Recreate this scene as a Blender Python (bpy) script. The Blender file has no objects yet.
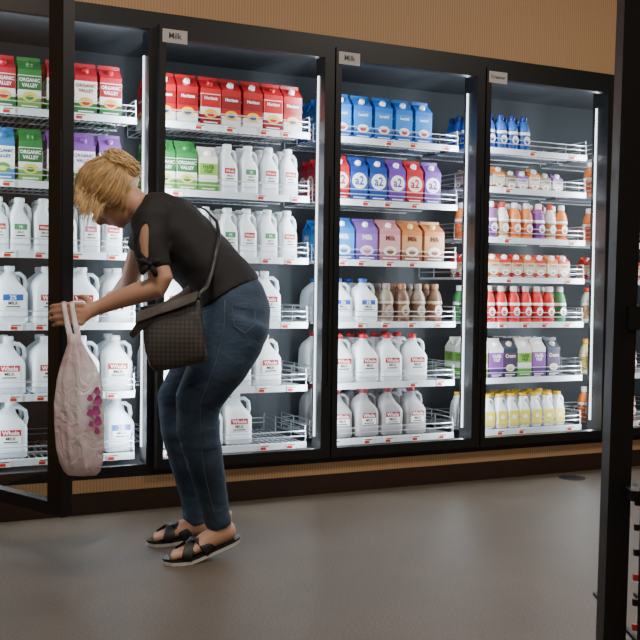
import bpy, bmesh, math, random
import numpy as np
from mathutils import Vector, Matrix, noise
random.seed(7)
C = bpy.context
COL = C.scene.collection
# ------------------------------------------------------------------ camera fit
H = 2.2
def basis(psi, th, rho):
    f = np.array([math.sin(psi)*math.cos(th), math.cos(psi)*math.cos(th), -math.sin(th)])
    r0 = np.array([math.cos(psi), -math.sin(psi), 0.0])
    u0 = np.cross(r0, f)
    r = r0*math.cos(rho)+u0*math.sin(rho)
    u = u0*math.cos(rho)-r0*math.sin(rho)
    return r, u, f
def proj(p, X):
    r, u, f = basis(p[3], p[4], p[5])
    d = np.array(X)-np.array(p[:3])
    z = d@f
    return 320+p[6]*(d@r)/z, 320-p[6]*(d@u)/z
OBS = []
for k, (x, y) in zip((1, 2, 3, 4), ((157, 13), (331, 37), (484, 57), (610, 73))):
    OBS.append((lambda p, k=k: (k*p[7], 0, H), x, y))
for k, (x, y) in zip((1, 2, 3, 4), ((151, 472), (325, 458), (477, 445), (599, 434))):
    OBS.append((lambda p, k=k: (k*p[7], 0, p[8]), x, y))
for k, (x, y) in zip((.9, 2, 3, 4), ((None, 511), (None, 492), (None, 480), (None, 469))):
    OBS.append((lambda p, k=k: (k*p[7], 0, 0), None, y))
OBS.append((lambda p: (p[7]*math.cos(p[9]), -p[7]*math.sin(p[9]), p[8]), 73, 513))
def res(p):
    out = []
    for fn, x, y in OBS:
        a, b = proj(p, fn(p))
        if x is not None: out.append(a-x)
        out.append(b-y)
    out.append((p[6]-950)/30)
    return np.array(out)
p = np.array([-.25, -4.14, 1.05, math.radians(24.4), .04, .018, 950., .838, .18, math.radians(67)])
lam = 1e-3
for it in range(80):
    r0 = res(p); J = np.zeros((len(r0), len(p)))
    for i in range(len(p)):
        h = 1e-5*max(1, abs(p[i])); q = p.copy(); q[i] += h
        J[:, i] = (res(q)-r0)/h
    A = J.T@J; dp = np.linalg.solve(A+lam*np.diag(np.diag(A)+1e-9), -J.T@r0)
    if (res(p+dp)**2).sum() < (r0**2).sum(): p = p+dp; lam *= .4
    else: lam *= 4
PSI, W, ZB, PHI, F = p[3], float(p[7]), float(p[8]), float(p[9]), float(p[6])
R_, U_, F_ = basis(p[3], p[4], p[5])
cam = bpy.data.cameras.new("camera"); camo = bpy.data.objects.new("camera", cam); COL.objects.link(camo)
cam.sensor_fit = 'HORIZONTAL'; cam.sensor_width = 36; cam.lens = F*36/640
M = Matrix((( R_[0], U_[0], -F_[0], p[0]), (R_[1], U_[1], -F_[1], p[1]), (R_[2], U_[2], -F_[2], p[2]), (0, 0, 0, 1)))
camo.matrix_world = M
C.scene.camera = camo
cam.clip_start = .05
# ------------------------------------------------------------------ materials
MATS = {}
def mat(name, col, rough=.5, metal=0, emit=0, trans=0, bump=0, bscale=50, var=0, vscale=5, spec=.5, sss=0, alpha=1):
    if name in MATS: return MATS[name]
    m = bpy.data.materials.new(name); m.use_nodes = True
    nt = m.node_tree; b = nt.nodes["Principled BSDF"]
    b.inputs["Base Color"].default_value = (*col, 1); b.inputs["Roughness"].default_value = rough
    b.inputs["Metallic"].default_value = metal
    b.inputs["Specular IOR Level"].default_value = spec
    if emit:
        b.inputs["Emission Color"].default_value = (*col, 1); b.inputs["Emission Strength"].default_value = emit
    if sss:
        b.inputs["Subsurface Weight"].default_value = sss; b.inputs["Subsurface Radius"].default_value = (.03, .02, .015)
        b.inputs["Subsurface Scale"].default_value = .5
    if trans: b.inputs["Transmission Weight"].default_value = trans
    if bump or var:
        tc = nt.nodes.new("ShaderNodeTexCoord"); 
    if bump:
        n = nt.nodes.new("ShaderNodeTexNoise"); n.inputs["Scale"].default_value = bscale; n.inputs["Detail"].default_value = 6
        bp = nt.nodes.new("ShaderNodeBump"); bp.inputs["Strength"].default_value = bump; bp.inputs["Distance"].default_value = .01
        nt.links.new(tc.outputs["Object"], n.inputs["Vector"]); nt.links.new(n.outputs["Fac"], bp.inputs["Height"])
        nt.links.new(bp.outputs["Normal"], b.inputs["Normal"])
    if var:
        n = nt.nodes.new("ShaderNodeTexNoise"); n.inputs["Scale"].default_value = vscale; n.inputs["Detail"].default_value = 5
        r = nt.nodes.new("ShaderNodeValToRGB")
        r.color_ramp.elements[0].position = .3; r.color_ramp.elements[1].position = .7
        r.color_ramp.elements[0].color = (*[c*(1-var) for c in col], 1); r.color_ramp.elements[1].color = (*[min(1, c*(1+var)) for c in col], 1)
        nt.links.new(tc.outputs["Object"], n.inputs["Vector"]); nt.links.new(n.outputs["Fac"], r.inputs["Fac"])
        nt.links.new(r.outputs["Color"], b.inputs["Base Color"])
    MATS[name] = m; return m
def plain(hexs, rough=.35):
    hexs = hexs.lstrip('#'); c = [int(hexs[i:i+2], 16)/255 for i in (0, 2, 4)]
    c = [x/12.92 if x <= .04045 else ((x+.055)/1.055)**2.4 for x in c]
    return mat("print_"+hexs, c, rough)
BLACK = mat("black_metal", (.010, .010, .011), .42, .1)
SKIN = mat("skin", (.55, .30, .20), .5, sss=.08, var=.08, vscale=8)
# glass
def glassmat():
    m = bpy.data.materials.new("clear_glass"); m.use_nodes = True; nt = m.node_tree; nt.nodes.clear()
    o = nt.nodes.new("ShaderNodeOutputMaterial"); mx = nt.nodes.new("ShaderNodeMixShader")
    t = nt.nodes.new("ShaderNodeBsdfTransparent"); t.inputs[0].default_value = (.84, .88, .88, 1)
    g = nt.nodes.new("ShaderNodeBsdfGlossy"); g.inputs["Roughness"].default_value = .03
    lw = nt.nodes.new("ShaderNodeLayerWeight"); lw.inputs[0].default_value = .5
    pw = nt.nodes.new("ShaderNodeMath"); pw.operation = 'POWER'; pw.inputs[1].default_value = 4.5
    ma = nt.nodes.new("ShaderNodeMath"); ma.operation = 'MULTIPLY_ADD'; ma.inputs[1].default_value = .8; ma.inputs[2].default_value = .06
    L = nt.links.new
    L(lw.outputs["Facing"], pw.inputs[0]); L(pw.outputs[0], ma.inputs[0])
    L(ma.outputs[0], mx.inputs[0]); L(t.outputs[0], mx.inputs[1]); L(g.outputs[0], mx.inputs[2])
    L(mx.outputs[0], o.inputs[0]); return m
GLASS = glassmat()
def floormat():
    m = bpy.data.materials.new("polished_concrete"); m.use_nodes = True; nt = m.node_tree; b = nt.nodes["Principled BSDF"]
    tc = nt.nodes.new("ShaderNodeTexCoord")
    n1 = nt.nodes.new("ShaderNodeTexNoise"); n1.inputs["Scale"].default_value = 2.2; n1.inputs["Detail"].default_value = 10; n1.inputs["Roughness"].default_value = .65
    n2 = nt.nodes.new("ShaderNodeTexNoise"); n2.inputs["Scale"].default_value = 170; n2.inputs["Detail"].default_value = 3
    r1 = nt.nodes.new("ShaderNodeValToRGB"); r1.color_ramp.elements[0].position = .3; r1.color_ramp.elements[1].position = .72
    r1.color_ramp.elements[0].color = (.105, .080, .058, 1); r1.color_ramp.elements[1].color = (.158, .128, .098, 1)
    r2 = nt.nodes.new("ShaderNodeValToRGB"); r2.color_ramp.elements[0].position = .36; r2.color_ramp.elements[1].position = .64
    r2.color_ramp.elements[0].color = (.60, .60, .60, 1); r2.color_ramp.elements[1].color = (1.15, 1.15, 1.15, 1)
    mx = nt.nodes.new("ShaderNodeMix"); mx.data_type = 'RGBA'; mx.blend_type = 'MULTIPLY'; mx.inputs[0].default_value = 1
    L = nt.links.new
    L(tc.outputs["Object"], n1.inputs["Vector"]); L(tc.outputs["Object"], n2.inputs["Vector"])
    L(n1.outputs["Fac"], r1.inputs["Fac"]); L(n2.outputs["Fac"], r2.inputs["Fac"])
    L(r1.outputs["Color"], mx.inputs[6]); L(r2.outputs["Color"], mx.inputs[7]); L(mx.outputs[2], b.inputs["Base Color"])
    mr = nt.nodes.new("ShaderNodeMapRange"); mr.inputs[3].default_value = .40; mr.inputs[4].default_value = .58
    b.inputs["Specular IOR Level"].default_value = .35
    L(n1.outputs["Fac"], mr.inputs[0]); L(mr.outputs[0], b.inputs["Roughness"]); return m
FLOOR = floormat()
def wallmat():
    m = bpy.data.materials.new("ribbed_tan_panel"); m.use_nodes = True; nt = m.node_tree; b = nt.nodes["Principled BSDF"]
    tc = nt.nodes.new("ShaderNodeTexCoord"); w = nt.nodes.new("ShaderNodeTexWave"); w.bands_direction = 'X'
    w.inputs["Scale"].default_value = 22; w.inputs["Distortion"].default_value = .4; w.inputs["Detail"].default_value = 2
    r = nt.nodes.new("ShaderNodeValToRGB"); r.color_ramp.elements[0].color = (.43, .25, .125, 1); r.color_ramp.elements[1].color = (.55, .345, .18, 1)
    L = nt.links.new; L(tc.outputs["Object"], w.inputs["Vector"]); L(w.outputs["Fac"], r.inputs["Fac"]); L(r.outputs["Color"], b.inputs["Base Color"])
    b.inputs["Roughness"].default_value = .6; return m
TAN = wallmat()
# ------------------------------------------------------------------ mesh builder
class MB:
    def __init__(s): s.v = []; s.f = []; s.m = []; s.s = []; s.mats = []
    def mi(s, m):
        if m not in s.mats: s.mats.append(m)
        return s.mats.index(m)
    def add(s, vs, fs, m, smooth=False, T=None):
        o = len(s.v); k = s.mi(m)
        for v in vs:
            v = Vector(v)
            s.v.append(T@v if T is not None else v)
        for f in fs: s.f.append([i+o for i in f]); s.m.append(k); s.s.append(smooth)
    def box(s, x0, x1, y0, y1, z0, z1, m, T=None):
        vs = [(x, y, z) for z in (z0, z1) for y in (y0, y1) for x in (x0, x1)]
        s.add(vs, [(0, 2, 3, 1), (4, 5, 7, 6), (0, 1, 5, 4), (2, 6, 7, 3), (0, 4, 6, 2), (1, 3, 7, 5)], m, False, T)
    def rings(s, rs, m, smooth=True, cap=True, T=None, closed=False):
        n = len(rs[0]); vs = [q for r in rs for q in r]; fs = []
        R = len(rs)
        for i in range(R if closed else R-1):
            j = (i+1) % R
            for a in range(n):
                b = (a+1) % n; fs.append((i*n+a, i*n+b, j*n+b, j*n+a))
        if cap and not closed: fs.append(tuple(reversed(range(n)))); fs.append(tuple((R-1)*n+a for a in range(n)))
        s.add(vs, fs, m, smooth, T)
    def lathe(s, prof, m, n=20, T=None, smooth=True):
        s.rings([[(r*math.cos(2*math.pi*a/n), r*math.sin(2*math.pi*a/n), z) for a in range(n)] for r, z in prof], m, smooth, True, T)
    def loft(s, secs, m, n=24, T=None):   # (z,hx,hy,cx,cy,e)
        rs = []
        for z, hx, hy, cx, cy, e in secs:
            ring = []
            for a in range(n):
                t = 2*math.pi*(a+.5)/n; c, q = math.cos(t), math.sin(t)
                ring.append((cx+hx*math.copysign(abs(c)**(2/e), c), cy+hy*math.copysign(abs(q)**(2/e), q), z))
            rs.append(ring)
        s.rings(rs, m, True, True, T)
    def tube(s, pts, m, ref=(0, 1, 0), n=10, closed=False, T=None, round_ends=False):
        P = [Vector(q[0]) for q in pts]; ref = Vector(ref); rs = []; N = len(P)
        for i in range(N):
            a = P[(i-1) % N] if (closed or i > 0) else P[i]; b = P[(i+1) % N] if (closed or i < N-1) else P[i]
            d = (b-a).normalized(); l = (ref-d*ref.dot(d))
            if l.length < 1e-3: l = Vector((1, 0, 0))-d*d.x
            l.normalize(); u = d.cross(l)
            r1, r2 = pts[i][1], pts[i][2]
            rs.append([P[i]+l*r1*math.cos(2*math.pi*k/n)+u*r2*math.sin(2*math.pi*k/n) for k in range(n)])
        if round_ends and not closed:
            def end(i, j):
                d = (P[i]-P[j]).normalized(); r = min(pts[i][1], pts[i][2]); c = P[i]
                o = []
                for h in (.5, .87, 1.0):
                    k = math.sqrt(max(0, 1-h*h)); k = max(k, .08)
                    o.append([c+d*r*h+(q-c)*k for q in rs[i]])
                return o
            st = end(0, 1); en = end(N-1, N-2)
            rs = list(reversed(st))+rs+en
        s.rings(rs, m, True, True, T, closed)
    def ellipsoid(s, c, ax, m, n=20, k=12, fn=None):
        c = Vector(c); rs = []
        for i in range(1, k):
            ph = math.pi*i/k; ring = []
            for a in range(n):
                t = 2*math.pi*a/n; l = Vector((math.sin(ph)*math.cos(t), math.sin(ph)*math.sin(t), math.cos(ph)))
                if fn: l = fn(l)
                ring.append(c+ax[0]*l.x+ax[1]*l.y+ax[2]*l.z)
            rs.append(ring)
        s.rings(rs, m, True, True)
    def text(s, body, size, m, x, y, z, T=None, face='F', w=1):
        g = textmesh(body); k = size
        if face == 'F': A = Matrix.Translation((x, y, z))@Matrix.Rotation(math.pi/2, 4, 'X')@Matrix.Diagonal((k*w, k, k, 1))
        else: A = Matrix.Translation((x, y, z))@Matrix.Rotation(-math.pi/2, 4, 'Z')@Matrix.Rotation(math.pi/2, 4, 'X')@Matrix.Diagonal((k*w, k, k, 1))
        if T is not None: A = T@A
        s.add(g[0], g[1], m, False, A)
    def mesh(s, name):
        me = bpy.data.meshes.new(name); me.from_pydata([tuple(v) for v in s.v], [], s.f)
        for m in s.mats: me.materials.append(m)
        me.polygons.foreach_set("material_index", s.m); me.polygons.foreach_set("use_smooth", s.s); me.update()
        return me
_T = {}
def textmesh(body):
    if body in _T: return _T[body]
    cu = bpy.data.curves.new("t", 'FONT'); cu.body = body; cu.size = 1; cu.align_x = 'CENTER'; cu.align_y = 'CENTER'; cu.resolution_u = 2; cu.offset = .022
    o = bpy.data.objects.new("t", cu); COL.objects.link(o); C.view_layer.update()
    me = bpy.data.meshes.new_from_object(o.evaluated_get(C.evaluated_depsgraph_get()))
    r = ([v.co.copy() for v in me.vertices], [tuple(f.vertices) for f in me.polygons])
    bpy.data.objects.remove(o); bpy.data.curves.remove(cu); bpy.data.meshes.remove(me)
    _T[body] = r; return r
def ob(name, data=None, parent=None, loc=(0, 0, 0), rot=0, **kw):
    o = bpy.data.objects.new(name, data); COL.objects.link(o); o.location = loc; o.rotation_euler = (0, 0, rot)
    if parent is not None: o.parent = parent
    for k, v in kw.items(): o[k] = v
    if data is None: o.empty_display_size = .05
    return o
def remesh(mb, name, voxel, it=6, fac=.5, mats=None):
    me = mb.mesh(name+"_src"); o = bpy.data.objects.new("tmp", me); COL.objects.link(o)
    m = o.modifiers.new("r", 'REMESH'); m.mode = 'VOXEL'; m.voxel_size = voxel; m.use_smooth_shade = True
    if it: s = o.modifiers.new("s", 'SMOOTH'); s.iterations = it; s.factor = fac
    C.view_layer.update()
    out = bpy.data.meshes.new_from_object(o.evaluated_get(C.evaluated_depsgraph_get()))
    out.name = name; bpy.data.objects.remove(o); bpy.data.meshes.remove(me)
    out.materials.clear()
    for q in (mats or mb.mats): out.materials.append(q)
    for f in out.polygons: f.use_smooth = True; f.material_index = 0
    return out
# ------------------------------------------------------------------ room
NB = 5
def struct(name, x0, x1, y0, y1, z0, z1, m):
    b = MB(); b.box(x0, x1, y0, y1, z0, z1, m); return ob(name, b.mesh(name), kind="structure")
struct("floor", -4, 8, -8, 1.2, -.1, 0, FLOOR)
struct("ceiling", -4, 8, -8, 1.2, 3.4, 3.5, mat("ceiling_white", (.5, .48, .45), .8))
struct("wall_back", -4, 8, .0, .12, H+.002, 3.4, TAN)
XL, XR = -.06, NB*W+.06
struct("wall_back_west", -4, XL-.002, 0, .12, 0, H, TAN)
struct("wall_back_east", XR+.002, 8, 0, .12, 0, H, TAN)
GW = mat("painted_wall", (.30, .26, .22), .8)
struct("wall_left", -4.1, -4, -8, 1.2, 0, 3.4, GW); struct("wall_right", 8, 8.1, -8, 1.2, 0, 3.4, GW)
struct("wall_front", -4, 8, -8.1, -8, 0, 3.4, GW)
DB = mat("dark_brown_base", (.03, .014, .010), .4)
struct("baseboard_back", -4, 8, -.012, -.001, 0, .093, DB)
struct("trim_1", XL, XR, -.006, -.001, .094, .15, TAN)
# ------------------------------------------------------------------ refrigerated case
case = ob("refrigerated_display_case", None, label="long black framed walk-in dairy cooler with glass doors and lit shelves", category="refrigerator")
DEP = .78
INT = mat("cooler_interior", (.085, .095, .105), .6)
b = MB()
b.box(XL, XR, .72, DEP, .0, H, INT); b.box(XL, XR, .0, .72, H-.04, H, INT); b.box(XL, XR, .0, .72, .0, .17, INT)
b.box(XL, XL+.03, .0, .72, .17, H-.04, INT); b.box(XR-.03, XR, .0, .72, .17, H-.04, INT)
ob("body", b.mesh("case_body"), case)
b = MB()
b.box(XL, XR, -.004, .03, H-.075, H, BLACK); b.box(XL, XR, -.004, .03, .152, .20, BLACK)
for k in range(NB+1): b.box(k*W-.03, k*W+.03, -.003, .10, .20, H-.075, BLACK)
ob("frame", b.mesh("case_frame"), case)
LED = mat("led_tube", (.86, .95, 1.0), .4, emit=2.5)
bl = MB(); bl.box(-.003, .003, -.005, .005, 0, 1.75, LED); ledme = bl.mesh("light_strip")
for k in range(NB+1):
    for sgn in (-1, 1):
        if (k == 0 and sgn < 0) or (k == NB and sgn > 0): continue
        ob("light_strip", ledme, case, (k*W+sgn*.034, .066, .27))
        L = bpy.data.lights.new("cooler_light", 'AREA'); L.shape = 'RECTANGLE'; L.size = .008; L.size_y = 1.8; L.energy = 12; L.color = (.83, .93, 1)
        lo = bpy.data.objects.new("cooler_light", L); COL.objects.link(lo); lo.parent = case
        lo.location = (k*W+sgn*.042, .055, 1.15)
        d = Vector((sgn*1.0, .42, 0)); lo.rotation_euler = d.to_track_quat('-Z', 'Y').to_euler()
# doors
DW = W-.008; DZ0 = ZB; DZ1 = 2.14
t0, t1 = -.05, -.006; SL = .03; TR = .055
def doormesh(SRR, nm):
    b = MB()
    b.box(0, SL, t0, t1, 0, DZ1-DZ0, BLACK); b.box(DW-SRR, DW, t0, t1, 0, DZ1-DZ0, BLACK)
    b.box(SL, DW-SRR, t0, t1, 0, .045, BLACK); b.box(SL, DW-SRR, t0, t1, DZ1-DZ0-TR, DZ1-DZ0, BLACK)
    return b.mesh(nm)
door_me = doormesh(.05, "door_frame"); door_open = doormesh(.085, "door_frame_open")
b = MB(); b.add([(SL, -.027, .045), (DW-.085, -.027, .045), (DW-.085, -.027, DZ1-DZ0-TR), (SL, -.027, DZ1-DZ0-TR)], [(0, 1, 2, 3)], GLASS); glass_me = b.mesh("glass_pane")
b = MB(); b.box(DW-.012, DW-.002, t0-.008, t0, .35, 1.35, BLACK); b.box(DW-.018, DW-.002, t0-.010, t0-.007, .35, 1.35, BLACK); handle_me = b.mesh("handle")
b = MB(); GK = mat("grey_gasket", (.08, .08, .085), .7)
b.box(.012, DW-.012, -.006, .004, .012, .022, GK); b.box(.012, DW-.012, -.006, .004, DZ1-DZ0-.022, DZ1-DZ0-.012, GK)
b.box(.012, .022, -.006, .004, .022, DZ1-DZ0-.022, GK); b.box(DW-.022, DW-.012, -.006, .004, .022, DZ1-DZ0-.022, GK); gask_me = b.mesh("gasket")
SIGN = mat("sign_grey", (.55, .52, .50), .5); SIGNT = mat("sign_ink", (.05, .05, .06), .5)
for k in range(NB):
    d = ob("door", door_me if k else door_open, case, (k*W+.004, 0, DZ0), -PHI if k == 0 else 0)
    if k == 0: ob("glass_pane", glass_me, d)
    ob("gasket", gask_me, d); 
    ob("handle", handle_me, d)
    txt = {1: "Milk", 2: "Milk", 3: "Creamer"}.get(k)
    if txt:
        zt = 2.125-DZ0
        b = MB(); b.box(.012, .125, t0-.0025, t0-.0005, zt-.062, zt-.004, SIGN); b.text(txt, .036 if len(txt) < 5 else .026, SIGNT, .068, t0-.003, zt-.032, w=.95)
        ob("category_sign", b.mesh("category_sign"), d)
# shelves
WIRE = mat("shelf_wire", (.62, .66, .70), .35, .4); CHN = mat("price_channel", (.75, .8, .84), .4)
SX0, SX1 = .05, W-.05; SY0, SY1 = .13, .66
b = MB()
n = 26
for i in range(n):
    x = SX0+(SX1-SX0)*(i+.5)/n; b.box(x-.0022, x+.0022, SY0, SY1, -.005, 0, WIRE)
for y in (SY0+.01, .3, .48, SY1-.01): b.box(SX0, SX1, y-.003, y+.003, -.011, -.005, WIRE)
deck = b.mesh("shelf_deck")
b = MB(); b.box(SX0, SX1, SY0-.012, SY0-.002, -.028, .003, CHN); chan = b.mesh("price_channel")
b = MB()
for z in (.03, .055):
    b.box(SX0, SX1, SY0-.006, SY0-.002, z-.002, z+.002, WIRE)
    b.box(SX0, SX1, SY1-.004, SY1, z-.002, z+.002, WIRE)
for x in (SX0+.002, SX1-.002): b.box(x-.002, x+.002, SY0-.007, SY0-.002, 0, .057, WIRE)
for x in (SX0, SX1-.004):
    for z in (.03, .055, .08): b.box(x, x+.004, SY0, SY1, z-.002, z+.002, WIRE)
    for y in (SY0, .3, .5, SY1): b.box(x, x+.004, y-.002, y+.002, 0, .082, WIRE)
rail = b.mesh("guard_rail")
b = MB(); b.box(-.026, .026, -.003, 0, -.014, .014, plain("f2efe9")); b.box(-.023, .005, -.0035, -.003, -.011, .002, plain("c8281e")); b.box(-.02, .02, -.0035, -.003, .005, .009, plain("333333")); tag = b.mesh("price_tag")
ROWS_A = [.235, .516, .825, 1.138, 1.44, 1.75]
ROWS_B = [.235, .517, .82, 1.065, 1.28, 1.55, 1.76]
for k in range(NB):
    for z in (ROWS_B if k >= 3 else ROWS_A):
        s = ob("shelf", deck, case, (k*W, 0, z)); ob("price_channel", chan, s); ob("guard_rail", rail, s)
        for i in range(5):
            if random.random() < .75: ob("price_tag", tag, s, (SX0+.07+i*.15+random.uniform(-.03, .03), SY0-.0125, -.014))
# ------------------------------------------------------------------ products
JUG = mat("milky_plastic", (.82, .88, .92), .38, sss=.0)
JUGD = mat("milky_plastic_dimmed", (.36, .35, .37), .38)  # milky plastic greyed: dimming from door-glass reflection is painted into the colour
WHT = plain("f4f4f2")
def jug(hx, h, cap, labf, JUG=JUG):
    g = hx/.068; z = h/.245
    B = MB(); B.loft([(0, hx*.9, hx*.9, 0, 0, 4), (.008*z, hx, hx, 0, 0, 5), (.055*z, hx, hx, 0, 0, 5), (.06*z, hx*.97, hx*.97, 0, 0, 5), (.066*z, hx, hx, 0, 0, 5), (.128*z, hx, hx, 0, 0, 4.5), (.15*z, hx*.9, hx*.95, -hx*.08, 0, 4), (.175*z, hx*.7, hx*.84, -hx*.2, 0, 3), (.195*z, hx*.5, hx*.62, -hx*.17, 0, 2.5), (.212*z, .024, .026, -hx*.04, 0, 2), (.219*z, .019, .019, 0, 0, 2), (.235*z, .019, .019, 0, 0, 2)], JUG, 28)
    Hh = MB(); Hh.tube([((.014, 0, .212*z), .012, .009), ((hx*.62, 0, .212*z), .012, .009), ((hx*.9, 0, .196*z), .012, .009), ((hx*.96, 0, .165*z), .013, .01), ((hx*.82, 0, .125*z), .014, .012)], JUG, (0, 1, 0), 10)
    K = MB(); K.lathe([(.0185, .222*z), (.0225, .223*z), (.0225, .240*z), (.021, h), (.001, h)], plain(cap), 18)
    Lb = MB(); labf(Lb, hx, z)
    return [("body", B), ("handle", Hh), ("cap", K), ("label", Lb)]
def lab_jug(c1, c2, word):
    def f(B, hx, z):
        y = -hx-.0012; w = hx*.6
        B.box(-w, w, y, y+.0015, .065*z, .124*z, WHT); B.box(-w, w, y-.0004, y, .098*z, .124*z, plain(c1)); B.box(-w*.7, w*.7, y-.0004, y, .069*z, .074*z, plain(c2))
        B.text(word, .024*hx/.068, WHT, 0, y-.0009, .11*z); B.text("MILK", .019*hx/.068, plain("222222"), 0, y-.0009, .086*z)
    return f
def carton(w, h, roof, main, low, labf, cap="ffffff", d=None):
    d = d or w; hx, hy = w/2, d/2; hb = h*.74; hr = h*.93
    B = MB(); m1, m2, m3 = plain(roof), plain(main), plain(low)
    def band(z0, z1, m):
        B.add([(-hx, -hy, z0), (hx, -hy, z0), (hx, hy, z0), (-hx, hy, z0), (-hx, -hy, z1), (hx, -hy, z1), (hx, hy, z1), (-hx, hy, z1)], [(0, 1, 5, 4), (1, 2, 6, 5), (2, 3, 7, 6), (3, 0, 4, 7)], m)
    band(0, hb*.3, m3); band(hb*.3, hb*.86, m2); band(hb*.86, hb, m1)
    i = hx*.25
    vs = [(-hx, -hy, hb), (hx, -hy, hb), (hx, hy, hb), (-hx, hy, hb), (-hx, -.003, hr), (hx, -.003, hr), (hx, .003, hr), (-hx, .003, hr), (-hx+i*1.6, 0, hr-.006), (hx-i*1.6, 0, hr-.006)]
    B.add(vs, [(0, 1, 5, 4), (2, 3, 7, 6), (4, 5, 6, 7), (0, 4, 8), (4, 7, 8), (7, 3, 8), (3, 0, 8), (1, 9, 5), (5, 9, 6), (6, 9, 2), (2, 9, 1)], m1)
    B.box(-hx, hx, -.003, .003, hr, h, m1)
    ang = math.atan2(hr-hb, hy); T = Matrix.Translation((0, -hy*.5, (hb+hr)/2))@Matrix.Rotation(ang, 4, 'X')
    K = MB(); K.lathe([(.017, 0), (.017, .003), (.0145, .004), (.0145, .014), (.013, .016), (.001, .016)], plain(cap), 16, T)
    Lb = MB(); labf(Lb, hx, hy, h, hb)
    return [("body", B), ("cap", K), ("label", Lb)]
def disc(B, x, y, z, r, m, face='F', n=18, sx=1, sz=1):
    if face == 'F': vs = [(x+sx*r*math.cos(2*math.pi*a/n), y, z+sz*r*math.sin(2*math.pi*a/n)) for a in range(n)]
    else: vs = [(x, y+sx*r*math.cos(2*math.pi*a/n), z+sz*r*math.sin(2*math.pi*a/n)) for a in range(n)]
    B.add(vs, [tuple(range(n))], m)
def lab_carton(words, ink, disc_c=None, band=None, accent=None, big=False, inner=None):
    def f(B, hx, hy, h, hb):
        for face in 'FS':
            o = (-hy if face == 'F' else -hx)
            def P(v): return (0, o-v, 0) if face == 'F' else (o-v, 0, 0)
            def strip(a0, a1, z0, z1, m, v=.0006):
                if face == 'F': B.box(hx*a0, hx*a1, o-v, o-.0001, z0, z1, m)
                else: B.box(o-v, o-.0001, hy*a0, hy*a1, z0, z1, m)
            if band: strip(-.98, .98, hb*.5, hb*.84, plain(band))
            if disc_c:
                q = P(.0009); disc(B, q[0], q[1], hb*.60, hx*.9, plain(disc_c), face, sz=.95)
            if accent:
                q = P(.0012); disc(B, q[0], q[1], hb*.33, hx*.66, plain(accent), face, sz=.66)
                q = P(.0015); disc(B, q[0], q[1], hb*.31, hx*.36, plain(inner or "d8b070"), face, sz=.6)
            strip(-.7, .7, hb*.08, hb*.11, WHT); strip(-.7, .3, hb*.03, hb*.05, plain(ink))
            for i, wd in enumerate(words):
                q = P(.0015); B.text(wd, (hx*1.3 if big else hx*(.44 if len(wd) > 5 else .62)), plain(ink), q[0], q[1], hb*(.74 if not big else .60)-i*hx*.46, face=face, w=.9)
    return f
def bottle(r, h, col, capc, band, word=None, ink="ffffff", neckc=None):
    B = MB(); B.lathe([(r*.9, 0), (r, .006), (r, h*.28), (r*.93, h*.34), (r*.93, h*.45), (r, h*.52), (r*.97, h*.62), (r*.75, h*.75), (r*.45, h*.84), (r*.42, h*.88)], plain(col), 20)
    K = MB(); K.lathe([(r*.5, h*.85), (r*.52, h*.86), (r*.52, h*.97), (r*.45, h), (.001, h)], plain(capc), 16)
    Lb = MB(); Lb.lathe([(r*1.012, h*.08), (r*1.012, h*.28), (r*.95, h*.34), (r*.95, h*.45), (r*1.012, h*.52)], plain(band), 20)
    Lb.lathe([(r*1.02, h*.46), (r*1.022, h*.50), (r*1.02, h*.54)], plain(ink), 20)
    disc(Lb, 0, -r*1.03, h*.3, r*.6, plain(ink), 'F', 14, 1, 1.1); disc(Lb, 0, -r*1.04, h*.27, r*.32, plain(col), 'F', 12, 1, 1.0)
    return [("body", B), ("label", Lb), ("cap", K)]
def blob(r, h, capc, band):
    p_ = jug(r, h, capc, lambda B, hx, z: (B.box(-hx*.85, hx*.85, -hx-.0012, -hx+.0003, .02*z, .125*z, plain(band)), disc(B, 0, -hx-.0016, .08*z, hx*.4, WHT)))
    return p_
K = {}
def reg(key, parts, name, label, cat, half):
    K[key] = dict(parts=[(n, m.mesh(name+"_"+n)) for n, m in parts], name=name, label=label, cat=cat, half=half)
reg("gr", jug(.072, .25, "e8e8ea", lab_jug("b3202a", "333333", "Whole")), "milk_jug", "gallon white plastic milk jug with red and white label", "milk", .072)
reg("gR", jug(.068, .245, "c0202a", lab_jug("b3202a", "333333", "Whole")), "milk_jug", "gallon white plastic milk jug with red cap and red label", "milk", .068)
reg("gD", jug(.068, .245, "8a3038", lab_jug("9a3a40", "333333", "Whole"), JUGD), "milk_jug", "gallon white plastic milk jug with red label, dimness painted into its colours", "milk", .068)  # cap and label reds dulled as well, part of the painted dimness
reg("gb", jug(.072, .25, "d8dce8", lab_jug("2458a8", "333333", "2%")), "milk_jug", "gallon white plastic milk jug with blue label", "milk", .072)
reg("hr", jug(.045, .235, "f0f0f0", lab_jug("b82a2a", "333333", "Whole")), "milk_jug", "half-gallon white plastic milk jug with red label", "milk", .045)
reg("hg", jug(.045, .235, "f0f0f0", lab_jug("3a8a55", "333333", "1%")), "milk_jug", "half-gallon white plastic milk jug with green label", "milk", .045)
reg("hp", jug(.045, .235, "f0f0f0", lab_jug("c46a8a", "333333", "Skim")), "milk_jug", "half-gallon white plastic milk jug with pink label", "milk", .045)
reg("hb", jug(.066, .222, "2c5cb0", lab_jug("2a58b0", "2a58b0", "2%")), "milk_jug", "squat white plastic milk jug with blue cap and label", "milk", .066)
OV = ["ORGANIC", "VALLEY"]
reg("ovr", carton(.098, .235, "b02030", "f2f0ea", "2c6a3a", lab_carton(OV, "7a1420", accent="e8b83a", inner="b02030"), "c02030"), "milk_carton", "white organic milk carton with red roof and green base", "milk carton", .049)
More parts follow.
